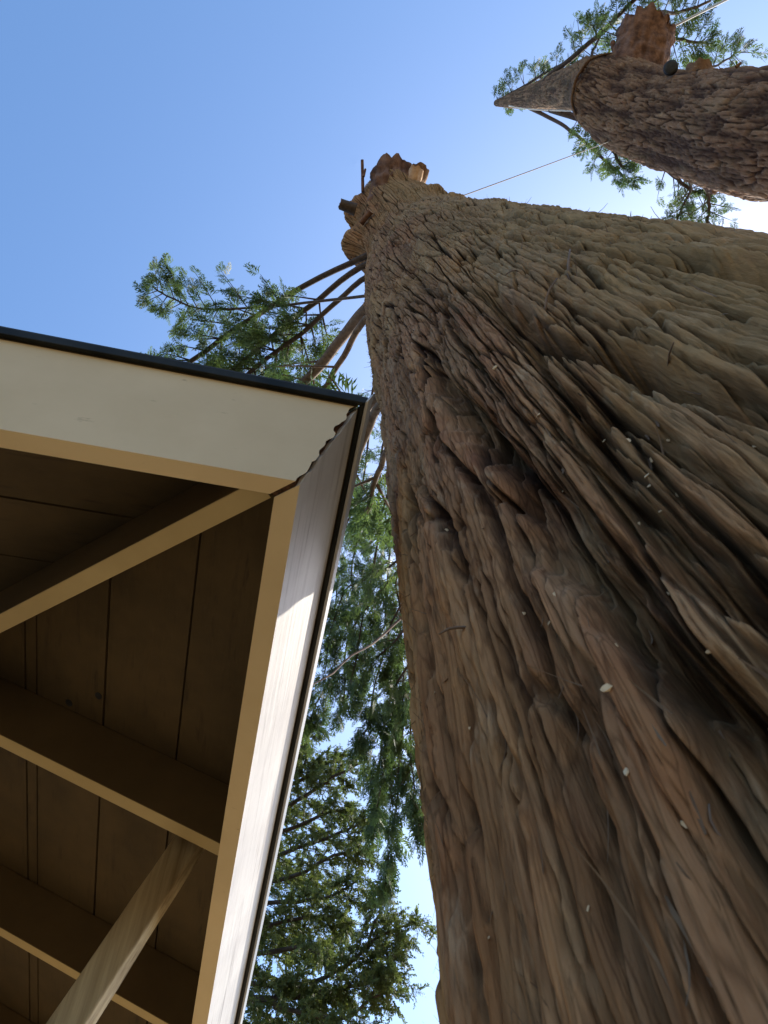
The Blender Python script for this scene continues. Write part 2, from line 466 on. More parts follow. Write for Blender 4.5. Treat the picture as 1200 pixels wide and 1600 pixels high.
# drip edge: front one stands proud and dark, the side one is a strip coloured dark as a shadow gap, with a pale metal lip
def strip(name, fn, y0, y1, n0, n1, run, mat, m0=None):
    V = []
    for n in (n0, n1):
        for y in (y0, y1):
            V += [fn(y * CT - n * ST * 1.0, y, n), fn(run, y, n)]
    F = [(0, 1, 3, 2), (4, 6, 7, 5), (0, 4, 5, 1), (2, 3, 7, 6), (0, 2, 6, 4), (1, 5, 7, 3)]
    o = mesh_py(name, V, F, mat, house)
    b = o.modifiers.new('bevel', 'BEVEL'); b.width = 0.0015; b.segments = 2
    return o
de = strip('drip_edge_or_gap_shade', front, -0.010, -0.001, 0.002, 0.0185, RX, M['metal_or_gap_shade']); tag(de, 'dark metal drip edge')
strip('drip_edge_or_gap_shade', side, -0.008, -0.001, 0.003, 0.0185, RY, M['metal_or_gap_shade'])
fl = strip('flashing', side, -0.0145, -0.0085, 0.006, 0.026, RY, M['metal_pale']); tag(fl, 'pale metal flashing lip')

# rafters
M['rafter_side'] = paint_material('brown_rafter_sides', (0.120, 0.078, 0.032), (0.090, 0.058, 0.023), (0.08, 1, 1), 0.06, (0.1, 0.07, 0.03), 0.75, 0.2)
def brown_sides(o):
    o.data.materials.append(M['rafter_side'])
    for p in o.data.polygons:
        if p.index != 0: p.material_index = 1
def rafter(name, fn, u0, w, y0, y1, depth, mat):
    V = []
    for n in (-depth, -0.0005):
        V += [fn(u0, y0, n), fn(u0 + w, y0, n), fn(u0 + w, y1, n), fn(u0, y1, n)]
    F = [(3, 2, 1, 0), (4, 5, 6, 7), (0, 1, 5, 4), (1, 2, 6, 5), (2, 3, 7, 6), (3, 0, 4, 7)]
    o = mesh_py(name, V, F, mat, house)
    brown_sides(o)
    b = o.modifiers.new('bevel', 'BEVEL'); b.width = 0.0025; b.segments = 2
    return o
sideY0 = 1.292 - TOPC[1]
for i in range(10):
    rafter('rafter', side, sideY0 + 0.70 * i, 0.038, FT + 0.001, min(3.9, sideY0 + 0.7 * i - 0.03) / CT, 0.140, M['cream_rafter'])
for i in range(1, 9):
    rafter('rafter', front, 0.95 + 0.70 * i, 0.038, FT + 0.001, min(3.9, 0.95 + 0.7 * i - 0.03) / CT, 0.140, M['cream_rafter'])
# hip rafter, along the corner diagonal, its underside level across
hd = np.array([-1, 1, 0]) / math.sqrt(2); hw = np.array([1, 1, 0]) / math.sqrt(2)
V = []
hipslope = TT / math.sqrt(2)
def hip(s, w, dz):
    return np.array([TOPC[0], TOPC[1], TOPC[2]]) + hd * s + hw * w + np.array([0, 0, hipslope * s + dz])
for s in (0, 5.4):
    for w, dz, s0 in ((-0.019, -0.158, .178), (0.019, -0.158, .178), (0.019, -0.0075, .085), (-0.019, -0.0075, .085)):
        V.append(hip(s or s0, w, dz))
hr = mesh_py('hip_rafter', V, [(0, 1, 2, 3), (7, 6, 5, 4), (0, 4, 5, 1), (1, 5, 6, 2), (2, 6, 7, 3), (3, 7, 4, 0)], M['cream_rafter'], house)
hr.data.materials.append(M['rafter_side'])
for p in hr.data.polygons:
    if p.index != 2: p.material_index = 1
b = hr.modifiers.new('bevel', 'BEVEL'); b.width = 0.0025; b.segments = 2
# two drilled holes in the sheathing beside the rafter
nrm = np.array([ST, 0, CT])
for px, py, rp in ((108, 1098, 6.5), (154, 1087, 6.5)):
    d = ray(px, py); P = EYE + d * (nrm.dot(TOPC - EYE) / nrm.dot(d))
    r0 = rad(P, rp)
    path = [P - nrm * 0.0012, P + nrm * 0.0008]
    g = Geo(); g.tube(path, [r0, r0], 16); g.build('drilled_hole', M['black'], house, False)
# walls under the roof
wx, wy = -1.05, HC[1] + 1.10
wz = 2.55 + (1.0) * TT - 0.02
def boxmesh(name, lo, hi, mat, parent, bev=0.0):
    (a, b_, c), (d, e, f) = lo, hi
    V = [(a, b_, c), (d, b_, c), (d, e, c), (a, e, c), (a, b_, f), (d, b_, f), (d, e, f), (a, e, f)]
    o = mesh_py(name, V, [(3, 2, 1, 0), (4, 5, 6, 7), (0, 1, 5, 4), (1, 2, 6, 5), (2, 3, 7, 6), (3, 0, 4, 7)], mat, parent)
    if bev:
        m = o.modifiers.new('bevel', 'BEVEL'); m.width = bev; m.segments = 2
    return o
boxmesh('wall', (wx - 0.15, wy, 0), (wx, RY - 0.6, wz), M['wall'], house)
boxmesh('wall', (-RX + 0.6, wy, 0), (wx - 0.151, wy + 0.15, wz), M['wall'], house)
# leaning rough-sawn post that props the eave behind the first rafter
yb = 1.42
dA = ray(300, 1312); PA = EYE + dA * (yb / dA[1])
dB = ray(112, 1600); PB = EYE + dB * (yb / dB[1])
ax = (PB - PA) / np.linalg.norm(PB - PA)
low = PA + ax * ((PA[2]) / -ax[2])
top = PA - ax * 0.02
e1 = np.cross(ax, [0, 1, 0]); e1 /= np.linalg.norm(e1); e2 = np.array([0, 1.0, 0])
V, F = [], []
hw_ = 0.030
npz = 60
cut = np.linalg.norm(low - top)
for i in range(npz + 1):
    t = i / npz
    P = top + (low - top) * t
    for a_, b2 in ((-1, -1), (1, -1), (1, 1), (-1, 1)):
        j = 0.0016 * noise(P[0] * 9 + a_ * 3, P[1] * 9 + b2 * 5, P[2] * 9)
        V.append(P + e1 * a_ * (hw_ + j) + e2 * b2 * (hw_ + j))
for i in range(npz):
    for k in range(4):
        l = (k + 1) % 4
        F.append((i * 4 + k, i * 4 + l, i * 4 + 4 + l, i * 4 + 4 + k))
F += [(3, 2, 1, 0), (npz * 4, npz * 4 + 1, npz * 4 + 2, npz * 4 + 3)]
po = mesh_py('post', V, F, M['post'], house)
b = po.modifiers.new('bevel', 'BEVEL'); b.width = 0.004; b.segments = 2; b.limit_method = 'ANGLE'; b.angle_limit = R_(50)
tag(po, 'rough sawn leaning timber post')

# ------------------------------------------------------------------ the big cedar
CB = np.array([[0, .83, .55], [2.0, .803, .563], [4, .79, .58], [6, .76, .61], [7.6, .743, .623]])
RB = np.array([[0, .80], [0.8, .665], [1.5, .615], [2.0, .60], [4, .585], [6, .558], [7.6, .525]])
KS = 0.8                                      # size of the tree that keeps its outline: metres per metre of the first estimate
def zk(z): return 1.6 + (z - 1.6) * KS
CB[1:, 0] = zk(CB[1:, 0]); CB[:, 1:] *= KS
RB[3:, 0] = zk(RB[3:, 0]); RB[:, 1] *= KS; RB[0, 1] += 0.05
tops = [(648, 380, 84, 6.7), (615, 340, 58, 7.25), (602, 322, 44, 7.55), (598, 316, 20, 7.68)]
zz = list(CB[:, 0]); cx = list(CB[:, 1]); cy = list(CB[:, 2]); rz = list(RB[:, 0]); rr = list(RB[:, 1])
for px, py, rp, Z in tops:
    P = atZ(px, py, Z * KS)
    zz.append(P[2]); cx.append(P[0]); cy.append(P[1]); rz.append(P[2]); rr.append(rad(P, rp))
ZTOP = zz[-1]
def axis(z): return np.interp(z, zz, cx), np.interp(z, zz, cy)
def rbase(z): return np.interp(z, rz, rr)
def trunk_hit(px, py):
    d = ray(px, py)
    s = np.linspace(0.2, 12, 6000)
    P = EYE + d * s[:, None]
    ax_, ay_ = axis(P[:, 2])
    q = np.hypot(P[:, 0] - ax_, P[:, 1] - ay_) - rbase(P[:, 2])
    i = np.argmax(q < 0)
    P = P[i]
    a0, b0 = axis(P[2])
    return math.atan2(P[1] - b0, P[0] - a0) % (2 * math.pi), P[2]
# great furrows between the buttresses: pixel lines turned into angle and height on the trunk
furrows = []
for pts, w, dp in (([(690, 600), (760, 690), (830, 780), (900, 890), (960, 985), (1080, 1080), (1195, 1180)], .026, .075),
                   ([(835, 545), (900, 650), (960, 740), (1010, 815), (1060, 870), (1195, 960)], .016, .050),
                   ([(830, 510), (900, 545), (1000, 580), (1100, 610), (1195, 640)], .022, .080),
                   ([(800, 375), (900, 400), (1000, 420), (1100, 430), (1195, 440)], .020, .070),
                   ([(730, 330), (860, 350), (980, 372), (1100, 400), (1195, 405)], .014, .020),
                   ([(640, 430), (700, 480), (740, 560), (800, 640), (870, 740)], .014, .022),
                   ([(1060, 720), (1120, 755), (1195, 800)], .014, .026),
                   ([(735, 1290), (745, 1360), (770, 1480), (790, 1590)], .012, .026),
                   ([(700, 1090), (725, 1200), (750, 1330), (765, 1400)], .010, .018),
                   ([(860, 1080), (900, 1200), (930, 1300), (960, 1420)], .012, .018),
                   ([(1075, 1120), (1120, 1220), (1150, 1290), (1195, 1380)], .018, .032)):
    hp = [trunk_hit(*p) for p in pts]
    hp.sort(key=lambda t: t[1])
    furrows.append((np.array([h[1] for h in hp]), np.unwrap(np.array([h[0] for h in hp])), w, dp))
knobs = [(R_(168), 8.28, .17, .15, .20), (R_(178), 8.80, .13, .14, .16), (R_(255), 8.75, .07, .10, .14), (R_(268), 8.05, .05, .09, .12), (R_(285), 7.75, .05, .10, .12)]
def bark_r(phi, z):
    """radius, bark relief 0..1 with shade darkened into the great furrows and moss at angle phi and height z"""
    phi = np.asarray(phi, np.float64); z = np.asarray(z, np.float64)
    r0 = rbase(z)
    rn = 0.60
    X0 = np.cos(phi) * rn; Y0 = np.sin(phi) * rn
    wp = 0.024 * noise(X0 * 2.2, Y0 * 2.2, z * 0.7 + 5) + 0.010 * noise(X0 * 7, Y0 * 7, z * 1.4 + 9) + 0.006 * noise(X0 * 18, Y0 * 18, z * 4.5) + 0.0030 * noise(X0 * 50, Y0 * 50, z * 18)
    tw = 0.035 * (z - 3.0)
    u = ((phi * rn + wp + tw * 0.5) / (2 * np.pi * rn))
    vz = z + 0.10 * noise(X0 * 6, Y0 * 6, z * 1.5) + 0.03 * noise(X0 * 25, Y0 * 25, z * 5)
    up = sstep(2.4, 5.0, z)
    vs = 0.55 * vz + 0.45 * np.logaddexp(0, (vz - 2.7) * 3.0) / 3.0       # strips are longer low on the trunk
    lob = 0.016 * noise(X0 * 2.6 + 4, Y0 * 2.6, z * 0.45) + 0.010 * noise(X0 * 6, Y0 * 6, vz * 0.6)
    eA, rA, dA_, tA = cells(u * 92, vs * 1.5, 92, 1)
    eB, rB, dB_, tB = cells(u * 215, vs * 4.6, 215, 2)
    eC, rC, dC_, tC = cells(u * 480, vs * 11.0, 480, 3)
    mA = sstep(-0.55, 0.10, noise(X0 * 9, Y0 * 9, z * 1.6 + 31))          # some seams are healed over
    mB = sstep(-0.40, 0.20, noise(X0 * 16, Y0 * 16, z * 3 + 41))
    mA = np.maximum(mA, 0.7 * (1 - up)); mB = np.maximum(mB, 0.75 * (1 - up))
    gA = sstep(0.0, 0.13, eA); gB = sstep(0.0, 0.17, eB); gC = sstep(0.0, 0.30, eC)
    n4 = noise(X0 * 240, Y0 * 240, vz * 16); n5 = noise(X0 * 45, Y0 * 45, vz * 6)
    rel = (0.004 + 0.026 * mA) * gA + 0.006 * (rA - 0.5) * gA + (0.003 + 0.009 * up) * dA_ * gA * (tA - 0.3) \
        + (0.002 + (0.0125 - 0.003 * up) * mB) * gB + 0.0035 * (rB - 0.5) * gB + (0.003 + 0.007 * up) * dB_ * gB * (tB - 0.3) + 0.0032 * gC + 0.0034 * (rC - 0.5) * gC + 0.0012 * n4 + 0.0030 * n5 \
        + 0.0020 * noise(X0 * 95, Y0 * 95, vz * 30)
    relmax = 0.040
    r = r0 + lob * (r0 / 0.6) + rel * np.clip(r0 / 0.5, 0.5, 1.1) - 0.025
    seam = np.minimum(1 - mA * (1 - sstep(0.02, 0.17, eA)), 1 - 0.85 * mB * (1 - sstep(0.0, 0.20, eB)))
    seam = seam * (1 - 0.38 * (1 - sstep(0.0, 0.22, eC)))
    hue = 0.6 * rA + 0.4 * rB
    furrow_shade = np.zeros_like(r)
    for gz, gp, w, dp in furrows:
        pg = np.interp(z, gz, gp)
        wob = 0.016 * noise(z * 5 + gp[0] * 9, 0.5, gp[0] * 3) + 0.006 * noise(z * 17, gp[0], 3.3)
        dd = ((phi - pg + np.pi) % (2 * np.pi) - np.pi) * r0 + wob
        end = sstep(gz[0] - 0.5, gz[0], z) * (1 - sstep(gz[-1], gz[-1] + 0.5, z)) if gz[0] > 2.45 else (1 - sstep(gz[-1], gz[-1] + 0.6, z))
        ww = w * KS * (0.75 + 0.5 * noise(z * 4, gp[0] * 7, 1.7))
        q = np.exp(-np.abs(dd / np.maximum(ww, 0.004)) ** 2.6) * end
        r = r - dp * KS * q
        furrow_shade = np.maximum(furrow_shade, q)
    dl = ((phi - R_(160) + np.pi) % (2 * np.pi) - np.pi)
    r = r - 0.030 * np.exp(-(dl / 0.45) ** 2) * (1 - sstep(2.6, 4.6, z))
    for kp, kz, ka, sp, sz in knobs:
        kz = zk(kz); ka = ka * KS; sp = sp * KS; sz = sz * KS
        dd = ((phi - kp + np.pi) % (2 * np.pi) - np.pi) * r0
        r = r + ka * np.exp(-(dd / sp) ** 2 - ((z - kz) / sz) ** 2)
    bark = np.clip(0.06 + 0.94 * seam, 0, 1) * np.clip(0.5 + rel / relmax, 0, 1) * (1 - 0.5 * furrow_shade)  # last factor paints shade into the colour of the great furrows
    d = ((phi - R_(255) + np.pi) % (2 * np.pi) - np.pi)
    moss = np.exp(-(d / 0.62) ** 2) * 0.75 + 0.25
    return r, bark, moss, hue

PC = R_(216)
c1 = np.linspace(PC - R_(88), PC + R_(88), 1201)
c2 = np.linspace(PC + R_(88), PC + R_(272), 151)[1:-1]
phis = np.concatenate([c1, c2])
zs = list(np.linspace(0, 1.62, 50))
while zs[-1] < ZTOP - 0.02:
    Zr = max(zs[-1] - 1.6, 0.05)
    zs.append(zs[-1] + min(0.0032 + 0.0021 * Zr ** 1.35, 0.016))
zs[-1] = ZTOP
zs = np.array(zs)
PH, ZZ = np.meshgrid(phis, zs)
rv, bk, ms, hu = bark_r(PH, ZZ)
axx, ayy = axis(ZZ)
V = np.stack([axx + rv * np.cos(PH), ayy + rv * np.sin(PH), ZZ], -1)
nz_, np_ = ZZ.shape
i = np.arange(nz_ - 1)[:, None] * np_; j = np.arange(np_)[None, :]; k = (j + 1) % np_
Q = np.stack([i + j, i + k, i + np_ + k, i + np_ + j], -1).reshape(-1, 4)
V = V.reshape(-1, 3)
# close the broken top
topc = len(V)
V = np.vstack([V, [axis(ZTOP)[0], axis(ZTOP)[1], ZTOP + 0.05]])
tj = (nz_ - 1) * np_ + np.arange(np_); tk = (nz_ - 1) * np_ + (np.arange(np_) + 1) % np_
Q = np.vstack([Q, np.stack([tj[0::2], tk[0::2], tk[1::2] if np_ % 2 == 0 else tk[0::2], np.full(len(tj[0::2]), topc)], -1)]) if np_ % 2 == 0 else Q
big = thing('cedar_tree', (CB[0][1], CB[0][2], 0), 'huge furrowed cedar trunk beside the house corner, topped and leaning over', 'tree')
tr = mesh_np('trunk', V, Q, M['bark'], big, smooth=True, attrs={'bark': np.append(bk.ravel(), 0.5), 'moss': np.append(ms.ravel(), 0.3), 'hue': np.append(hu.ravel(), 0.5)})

def on_trunk(px, py, lift=0.0):
    ph, z = trunk_hit(px, py)
    # march along the ray against the true surface
    d = ray(px, py)
    s = np.linspace(0.2, 11, 5000); P = EYE + d * s[:, None]
    a0, b0 = axis(P[:, 2]); pp = np.arctan2(P[:, 1] - b0, P[:, 0] - a0)
    near = np.abs(np.hypot(P[:, 0] - a0, P[:, 1] - b0) - rbase(P[:, 2])) < 0.2
    idx = np.where(near)[0]
    r, _, _, _ = bark_r(pp[idx], P[idx, 2])
    q = np.hypot(P[idx, 0] - a0[idx], P[idx, 1] - b0[idx]) - r
    m = np.argmax(q < 0)
    p = P[idx[m]]
    n = np.array([math.cos(pp[idx[m]]), math.sin(pp[idx[m]]), 0])
    return p + n * lift, n

# stubs and broken ends at the top
def stub(name, p0, p1, r0, r1, parent, mat, cutmat=None, sides=18, rough=0.12, cutname='cut_face', seed=0):
    p0 = np.asarray(p0, float); p1 = np.asarray(p1, float)
    n = 14 if sides < 20 else 44
    path = p0 + (p1 - p0) * np.linspace(0, 1, n)[:, None]
    rads = np.linspace(r0, r1, n)
    Vv, Ff = tube_arrays(path, rads, sides, False)
    ctr = np.repeat(path, sides, axis=0)
    off = Vv - ctr
    nn = noise(Vv[:, 0] * 9 + seed, Vv[:, 1] * 9, Vv[:, 2] * 9) * rough + np.abs(noise(off[:, 0] / r0 * 3 + seed, off[:, 1] / r0 * 3, off[:, 2] / r0 * 3)) * rough
    if sides >= 20:
        ax_ = np.repeat(np.linspace(0, 1, n), sides)
        o_ = off / np.linalg.norm(off, axis=1)[:, None]
        nn = nn + 0.10 * sstep(0, .25, np.abs(noise(o_[:, 0] * 5 + .4 * ax_, o_[:, 1] * 5, o_[:, 2] * 5 + ax_))) + 0.05 * np.abs(noise(o_[:, 0] * 12, o_[:, 1] * 12, o_[:, 2] * 12 + ax_ * 3)) + 0.30 * np.clip(ax_ - .75, 0, 1) - 0.10 * np.clip(.25 - ax_, 0, 1) - .02
    Vv = ctr + off * (1 + nn)[:, None]
    dirv = (p1 - p0) / np.linalg.norm(p1 - p0)
    last = Vv[-sides:] + dirv * (noise(np.arange(sides) * (0.7 if sides < 20 else 0.33) + seed, 0.3, 0.3) * r1 * (0.35 if sides < 20 else 0.5))[:, None]
    Vv[-sides:] = last
    o = mesh_py(name, Vv, Ff, mat, parent, True)
    for a, arr in (('bark', np.full(len(Vv), 0.6)), ('moss', np.full(len(Vv), 0.2)), ('hue', np.full(len(Vv), 0.5))):
        at_ = o.data.attributes.new(a, 'FLOAT', 'POINT'); at_.data.foreach_set('value', arr.astype(np.float32))
    cc = last.mean(0)
    inner = cc + (last - cc) * 0.6 + dirv * (rng.random(sides) - 0.5)[:, None] * r1 * 0.25
    VV = np.vstack([last, inner, cc[None]])
    FF = [(q, (q + 1) % sides, sides + (q + 1) % sides, sides + q) for q in range(sides)] + [(sides + q, sides + (q + 1) % sides, 2 * sides) for q in range(sides)]
    mesh_py(cutname, VV, FF, cutmat or mat, o)
    return o
def px_stub(name, a, b, ra, rb, parent, mat, cutmat=None, **kw):
    q_ = KS if parent == big else 1.0
    A = atZ(a[0], a[1], a[2] * q_); B = atZ(b[0], b[1], b[2] * q_)
    return stub(name, A, B, rad(A, ra), rad(B, rb), parent, mat, cutmat, **kw)
px_stub('limb_stub', (612, 338, 7.0), (617, 276, 7.4), 33, 31, big, M['stub_wood'], M['redwood'], rough=0.25, seed=3, sides=64)
px_stub('limb_stub', (630, 325, 7.0), (654, 268, 7.3), 15, 13, big, M['bark_far'], M['cutwood'], rough=0.2, seed=5, sides=40)
sl = px_stub('torn_limb', (645, 296, 7.0), (651, 264, 7.05), 10, 9, big, M['cutwood'], M['cutwood'], rough=0.2, seed=8, sides=32); tag(sl, 'pale freshly torn wood at the top')
px_stub('branch_stub', (556, 328, 6.9), (531, 319, 6.9), 9, 8, big, M['branch_dark'], M['redwood'], seed=12, rough=0.08)
px_stub('branch_stub', (567, 300, 7.2), (566, 250, 7.35), 2.6, 2.2, big, M['redwood'], M['cutwood'], seed=14, rough=0.08, sides=8)
px_stub('branch_stub', (568, 276, 7.2), (571, 264, 7.25), 2, 1.6, big, M['redwood'], M['cutwood'], seed=15, rough=0.08, sides=8)
px_stub('bark_tear', (564, 350, 6.5), (580, 330, 6.5), 4, 5, big, M['redwood'], M['cutwood'], seed=16, rough=0.3, sides=10)
# small dead twigs on the bark
for (a, b), rp in ((((888, 450), (897, 410)), 4.5), (((845, 485), (880, 455)), 3.5), (((735, 975), (718, 1002)), 4.5), (((1130, 1330), (1150, 1285)), 5), (((815, 420), (800, 445)), 2.5), (((1040, 590), (1065, 565)), 3)):
    P, n = on_trunk(*a); Pb, nb = on_trunk(*b)
    g = Geo(); g.tube(spline([P - n * 0.01, (P + Pb) / 2 + n * 0.012, Pb + nb * 0.02], 6), np.linspace(rad(P, rp * .7), rad(P, rp * 0.35), 6), 7)
    g.build('twig', M['branch'], big)

# loose stringy shreds of bark
def shreds(n, seed):
    r = np.random.default_rng(seed)
    V, F = [], []
    lo, hi = PC - R_(75), PC + R_(75)
    ph = r.uniform(lo, hi, n); z = 1.75 + 4.8 * r.random(n) ** 1.8
    # extra at the two outlines seen from the photograph's side
    m = n // 4
    ph[:m] = PC - R_(53) + r.normal(0, .10, m)
    z[:m] = 1.8 + 2.5 * r.random(m)
    ph[m:m + n // 6] = PC + R_(55) + r.normal(0, .15, n // 6)
    L = r.uniform(0.012, 0.045, n) * r.choice([0.5, 1, 1, 1.6], n)
    w = r.uniform(0.0004, 0.0016, n)
    rv0, _, _, _ = bark_r(ph, z)
    for q in range(n):
        steps = 5
        dz = r.choice([-1, 1]) * L[q]
        cur = r.uniform(0.10, 0.55) * L[q]
        dphi = r.normal(0, 0.35) * L[q] / 0.6
        for s in range(steps):
            t = s / (steps - 1)
            zz_ = z[q] + dz * t; pp = ph[q] + dphi * t
            a0, b0 = axis(zz_)
            rr_ = rv0[q] - 0.002 + cur * t * t
            ww = w[q] * (1 - 0.75 * t)
            base = np.array([a0 + rr_ * math.cos(pp), b0 + rr_ * math.sin(pp), zz_])
            tg = np.array([-math.sin(pp), math.cos(pp), 0])
            V.append(base - tg * ww); V.append(base + tg * ww)
        o = q * steps * 2
        for s in range(steps - 1):
            F.append((o + 2 * s, o + 2 * s + 1, o + 2 * s + 3, o + 2 * s + 2))
    return np.array(V), np.array(F)
V, F = shreds(2200, 21)
o = mesh_np('bark_shreds', V, F, M['shred'], big); tag(o, kind='stuff')

# ------------------------------------------------------------------ foliage
def frond_template(seed, kind):
    """flat spray along +X, in the XY plane, unit length; returns verts (n,3), quads"""
    r = random.Random(seed)
    V, F = [], []
    def leaf(p, d, L, w, droop):
        d = d / np.linalg.norm(d); s = np.array([-d[1], d[0], 0])
        a = p; b = p + d * L * 0.45 + s * w + np.array([0, 0, -droop * 0.3]); c = p + d * L + np.array([0, 0, -droop]); e = p + d * L * 0.45 - s * w + np.array([0, 0, -droop * 0.3])
        o = len(V); V.extend([a, b, c, e]); F.append((o, o + 1, o + 2, o + 3))
    if kind == 'cedar':
        n = 8
        for i in range(n):
            t = 0.10 + 0.85 * i / n
            p = np.array([t, 0.03 * math.sin(5 * t + seed), 0])
            for s in (-1, 1):
                L = (0.42 * (1 - t) + 0.13) * r.uniform(0.7, 1.2)
                an = s * R_(r.uniform(32, 55))
                d = np.array([math.cos(an), math.sin(an), r.uniform(-0.15, 0.1)])
                leaf(p, d, L, 0.030 * r.uniform(.7, 1.25), 0.03)
                if L > 0.2:
                    for tt in (0.35, 0.65):
                        an2 = an + R_(r.choice((-38, 38)))
                        leaf(p + d * L * tt, np.array([math.cos(an2), math.sin(an2), 0]), L * 0.5, 0.024, 0.02)
        leaf(np.array([0, 0, 0]), np.array([1, 0, 0]), 1.0, 0.012, 0.05)
        leaf(np.array([.85, 0, 0]), np.array([1, 0.1, 0]), 0.2, 0.03, 0.02)
    else:
        n = 9
        for i in range(n):
            t = 0.05 + 0.9 * i / n
            for s in range(3):
                an = R_(r.uniform(35, 65)); az = r.uniform(0, 2 * math.pi)
                d = np.array([math.cos(an), math.sin(an) * math.cos(az), math.sin(an) * math.sin(az)])
                leaf(np.array([t, 0, 0]), d, r.uniform(.18, .32) * (1.1 - 0.4 * t), 0.055, 0.0)
        leaf(np.array([0, 0, 0]), np.array([1, 0.0, 0]), 1.0, 0.014, 0.0)
    return np.array(V), np.array(F)
TEMPL = {k: [frond_template(s, k) for s in range(6)] for k in ('cedar', 'fir')}
def foliage(name, pos, dirs, scl, kind, mat, parent, seed, tint=None, flat=None):
    r = np.random.default_rng(seed)
    pos = np.asarray(pos); dirs = np.asarray(dirs); n = len(pos)
    dirs = dirs / (np.linalg.norm(dirs, axis=1)[:, None] + 1e-9)
    up = r.normal(size=(n, 3))
    if flat is not None: up = up * 0.55 + np.asarray(flat)
    up = up - dirs * (up * dirs).sum(1)[:, None]; up /= np.linalg.norm(up, axis=1)[:, None] + 1e-9
    lat = np.cross(up, dirs)
    which = r.integers(0, 6, n)
    tint = r.beta(1.6, 2.4, n) if tint is None else tint
    Vs, Fs, Ts = [], [], []; off = 0
    for w in range(6):
        ii = np.where(which == w)[0]
        if not len(ii): continue
        tv, tf = TEMPL[kind][w]
        P = pos[ii][:, None, :] + scl[ii][:, None, None] * (tv[None, :, 0:1] * dirs[ii][:, None, :] + tv[None, :, 1:2] * lat[ii][:, None, :] + tv[None, :, 2:3] * up[ii][:, None, :])
        # tips bend downwards
        P[:, :, 2] -= scl[ii][:, None] * 0.22 * tv[None, :, 0] ** 2
        m = len(tv)
        Vs.append(P.reshape(-1, 3)); Fs.append((tf[None] + (np.arange(len(ii)) * m)[:, None, None] + off).reshape(-1, 4)); off += m * len(ii)
        tt = np.clip(np.repeat(tint[ii], m) + r.normal(0, .08, m * len(ii)), 0, 1)
        Ts.append(tt)
    return mesh_np(name, np.concatenate(Vs), np.concatenate(Fs), mat, parent, attrs={'tint': np.concatenate(Ts)})

def limb(parent, pts, r0, r1, mat, name='limb', sides=7, n=22, wob=0.006, seed=0):
    path = spline(pts, n)
    path = path + wob * np.stack([noise(np.arange(n) * .45 + seed, k_, seed * .37) for k_ in (0.5, 4.5, 8.5)], -1) * np.linspace(0, 1, n)[:, None] * 4
    g = Geo(); g.tube(path, np.linspace(r0, r1, n), sides)
    return path, g
def leafy_limb(parent, pts, r0, r1, mat, leafmat, kind, seed, start=0.3, twig_len=0.5, ntw=16, fr=0.22, per=7, hang=0.35, wob=0.006, spread=1.0):
    """a limb with side twigs (joined to it) and its foliage as a sub-part"""
    r = np.random.default_rng(seed)
    path, g = limb(parent, pts, r0, r1, mat, seed=seed, wob=wob)
    n = len(path)
    T = np.gradient(path, axis=0); T /= np.linalg.norm(T, axis=1)[:, None]
    pos, dirs, sc = [], [], []
    def fronds_on(p, m, s0):
        TT_ = np.gradient(p, axis=0); TT_ /= np.linalg.norm(TT_, axis=1)[:, None] + 1e-9
        for _ in range(m):
            t = s0 + (1 - s0) * r.random(); i_ = t * (len(p) - 1); a = int(i_); b_ = min(a + 1, len(p) - 1); q = p[a] * (1 - i_ + a) + p[b_] * (i_ - a)
            d = TT_[a] * 0.7 + r.normal(0, 0.55, 3) + np.array([0, 0, -hang])
            pos.append(q); dirs.append(d); sc.append(fr * r.uniform(0.55, 1.25) * (1.1 - 0.35 * t))
    for k_ in range(ntw):
        t = start + (1 - start) * (k_ + r.random()) / ntw
        a = min(int(t * (n - 1)), n - 2); p0 = path[a]
        sd_ = np.cross(T[a], [0, 0, 1]); sd_ /= np.linalg.norm(sd_) + 1e-9
        L = twig_len * (1.15 - 0.7 * t) * r.uniform(.6, 1.2)
        d = T[a] * r.uniform(.4, .9) + sd_ * (1 if k_ % 2 else -1) * spread * r.uniform(.5, 1.0) + np.array([0, 0, r.uniform(-.25, .15)])
        d /= np.linalg.norm(d)
        p1 = p0 + d * L * .55; p2 = p0 + d * L + np.array([0, 0, -hang * L * .6])
        tp = spline([p0, p1, p2], 6)
        g.tube(tp, np.linspace(min(max(r1 * .7, .0025), .007), 0.0012, 6), 4)
        fronds_on(tp, per, 0.15)
    fronds_on(path, per * 2, 0.55)
    for _ in range(4):
        pos.append(path[-1]); dirs.append(T[-1] + r.normal(0, .35, 3)); sc.append(fr * r.uniform(.8, 1.1))
    o = g.build('limb', mat, parent)
    if pos: foliage('foliage', np.array(pos), np.array(dirs), np.array(sc), kind, leafmat, o, seed)
    return o, path

def Z3(seq): return [atZ(*p) for p in seq]
def H3(seq): return [atH(*p) for p in seq]
hx, hy = axis(6.8)
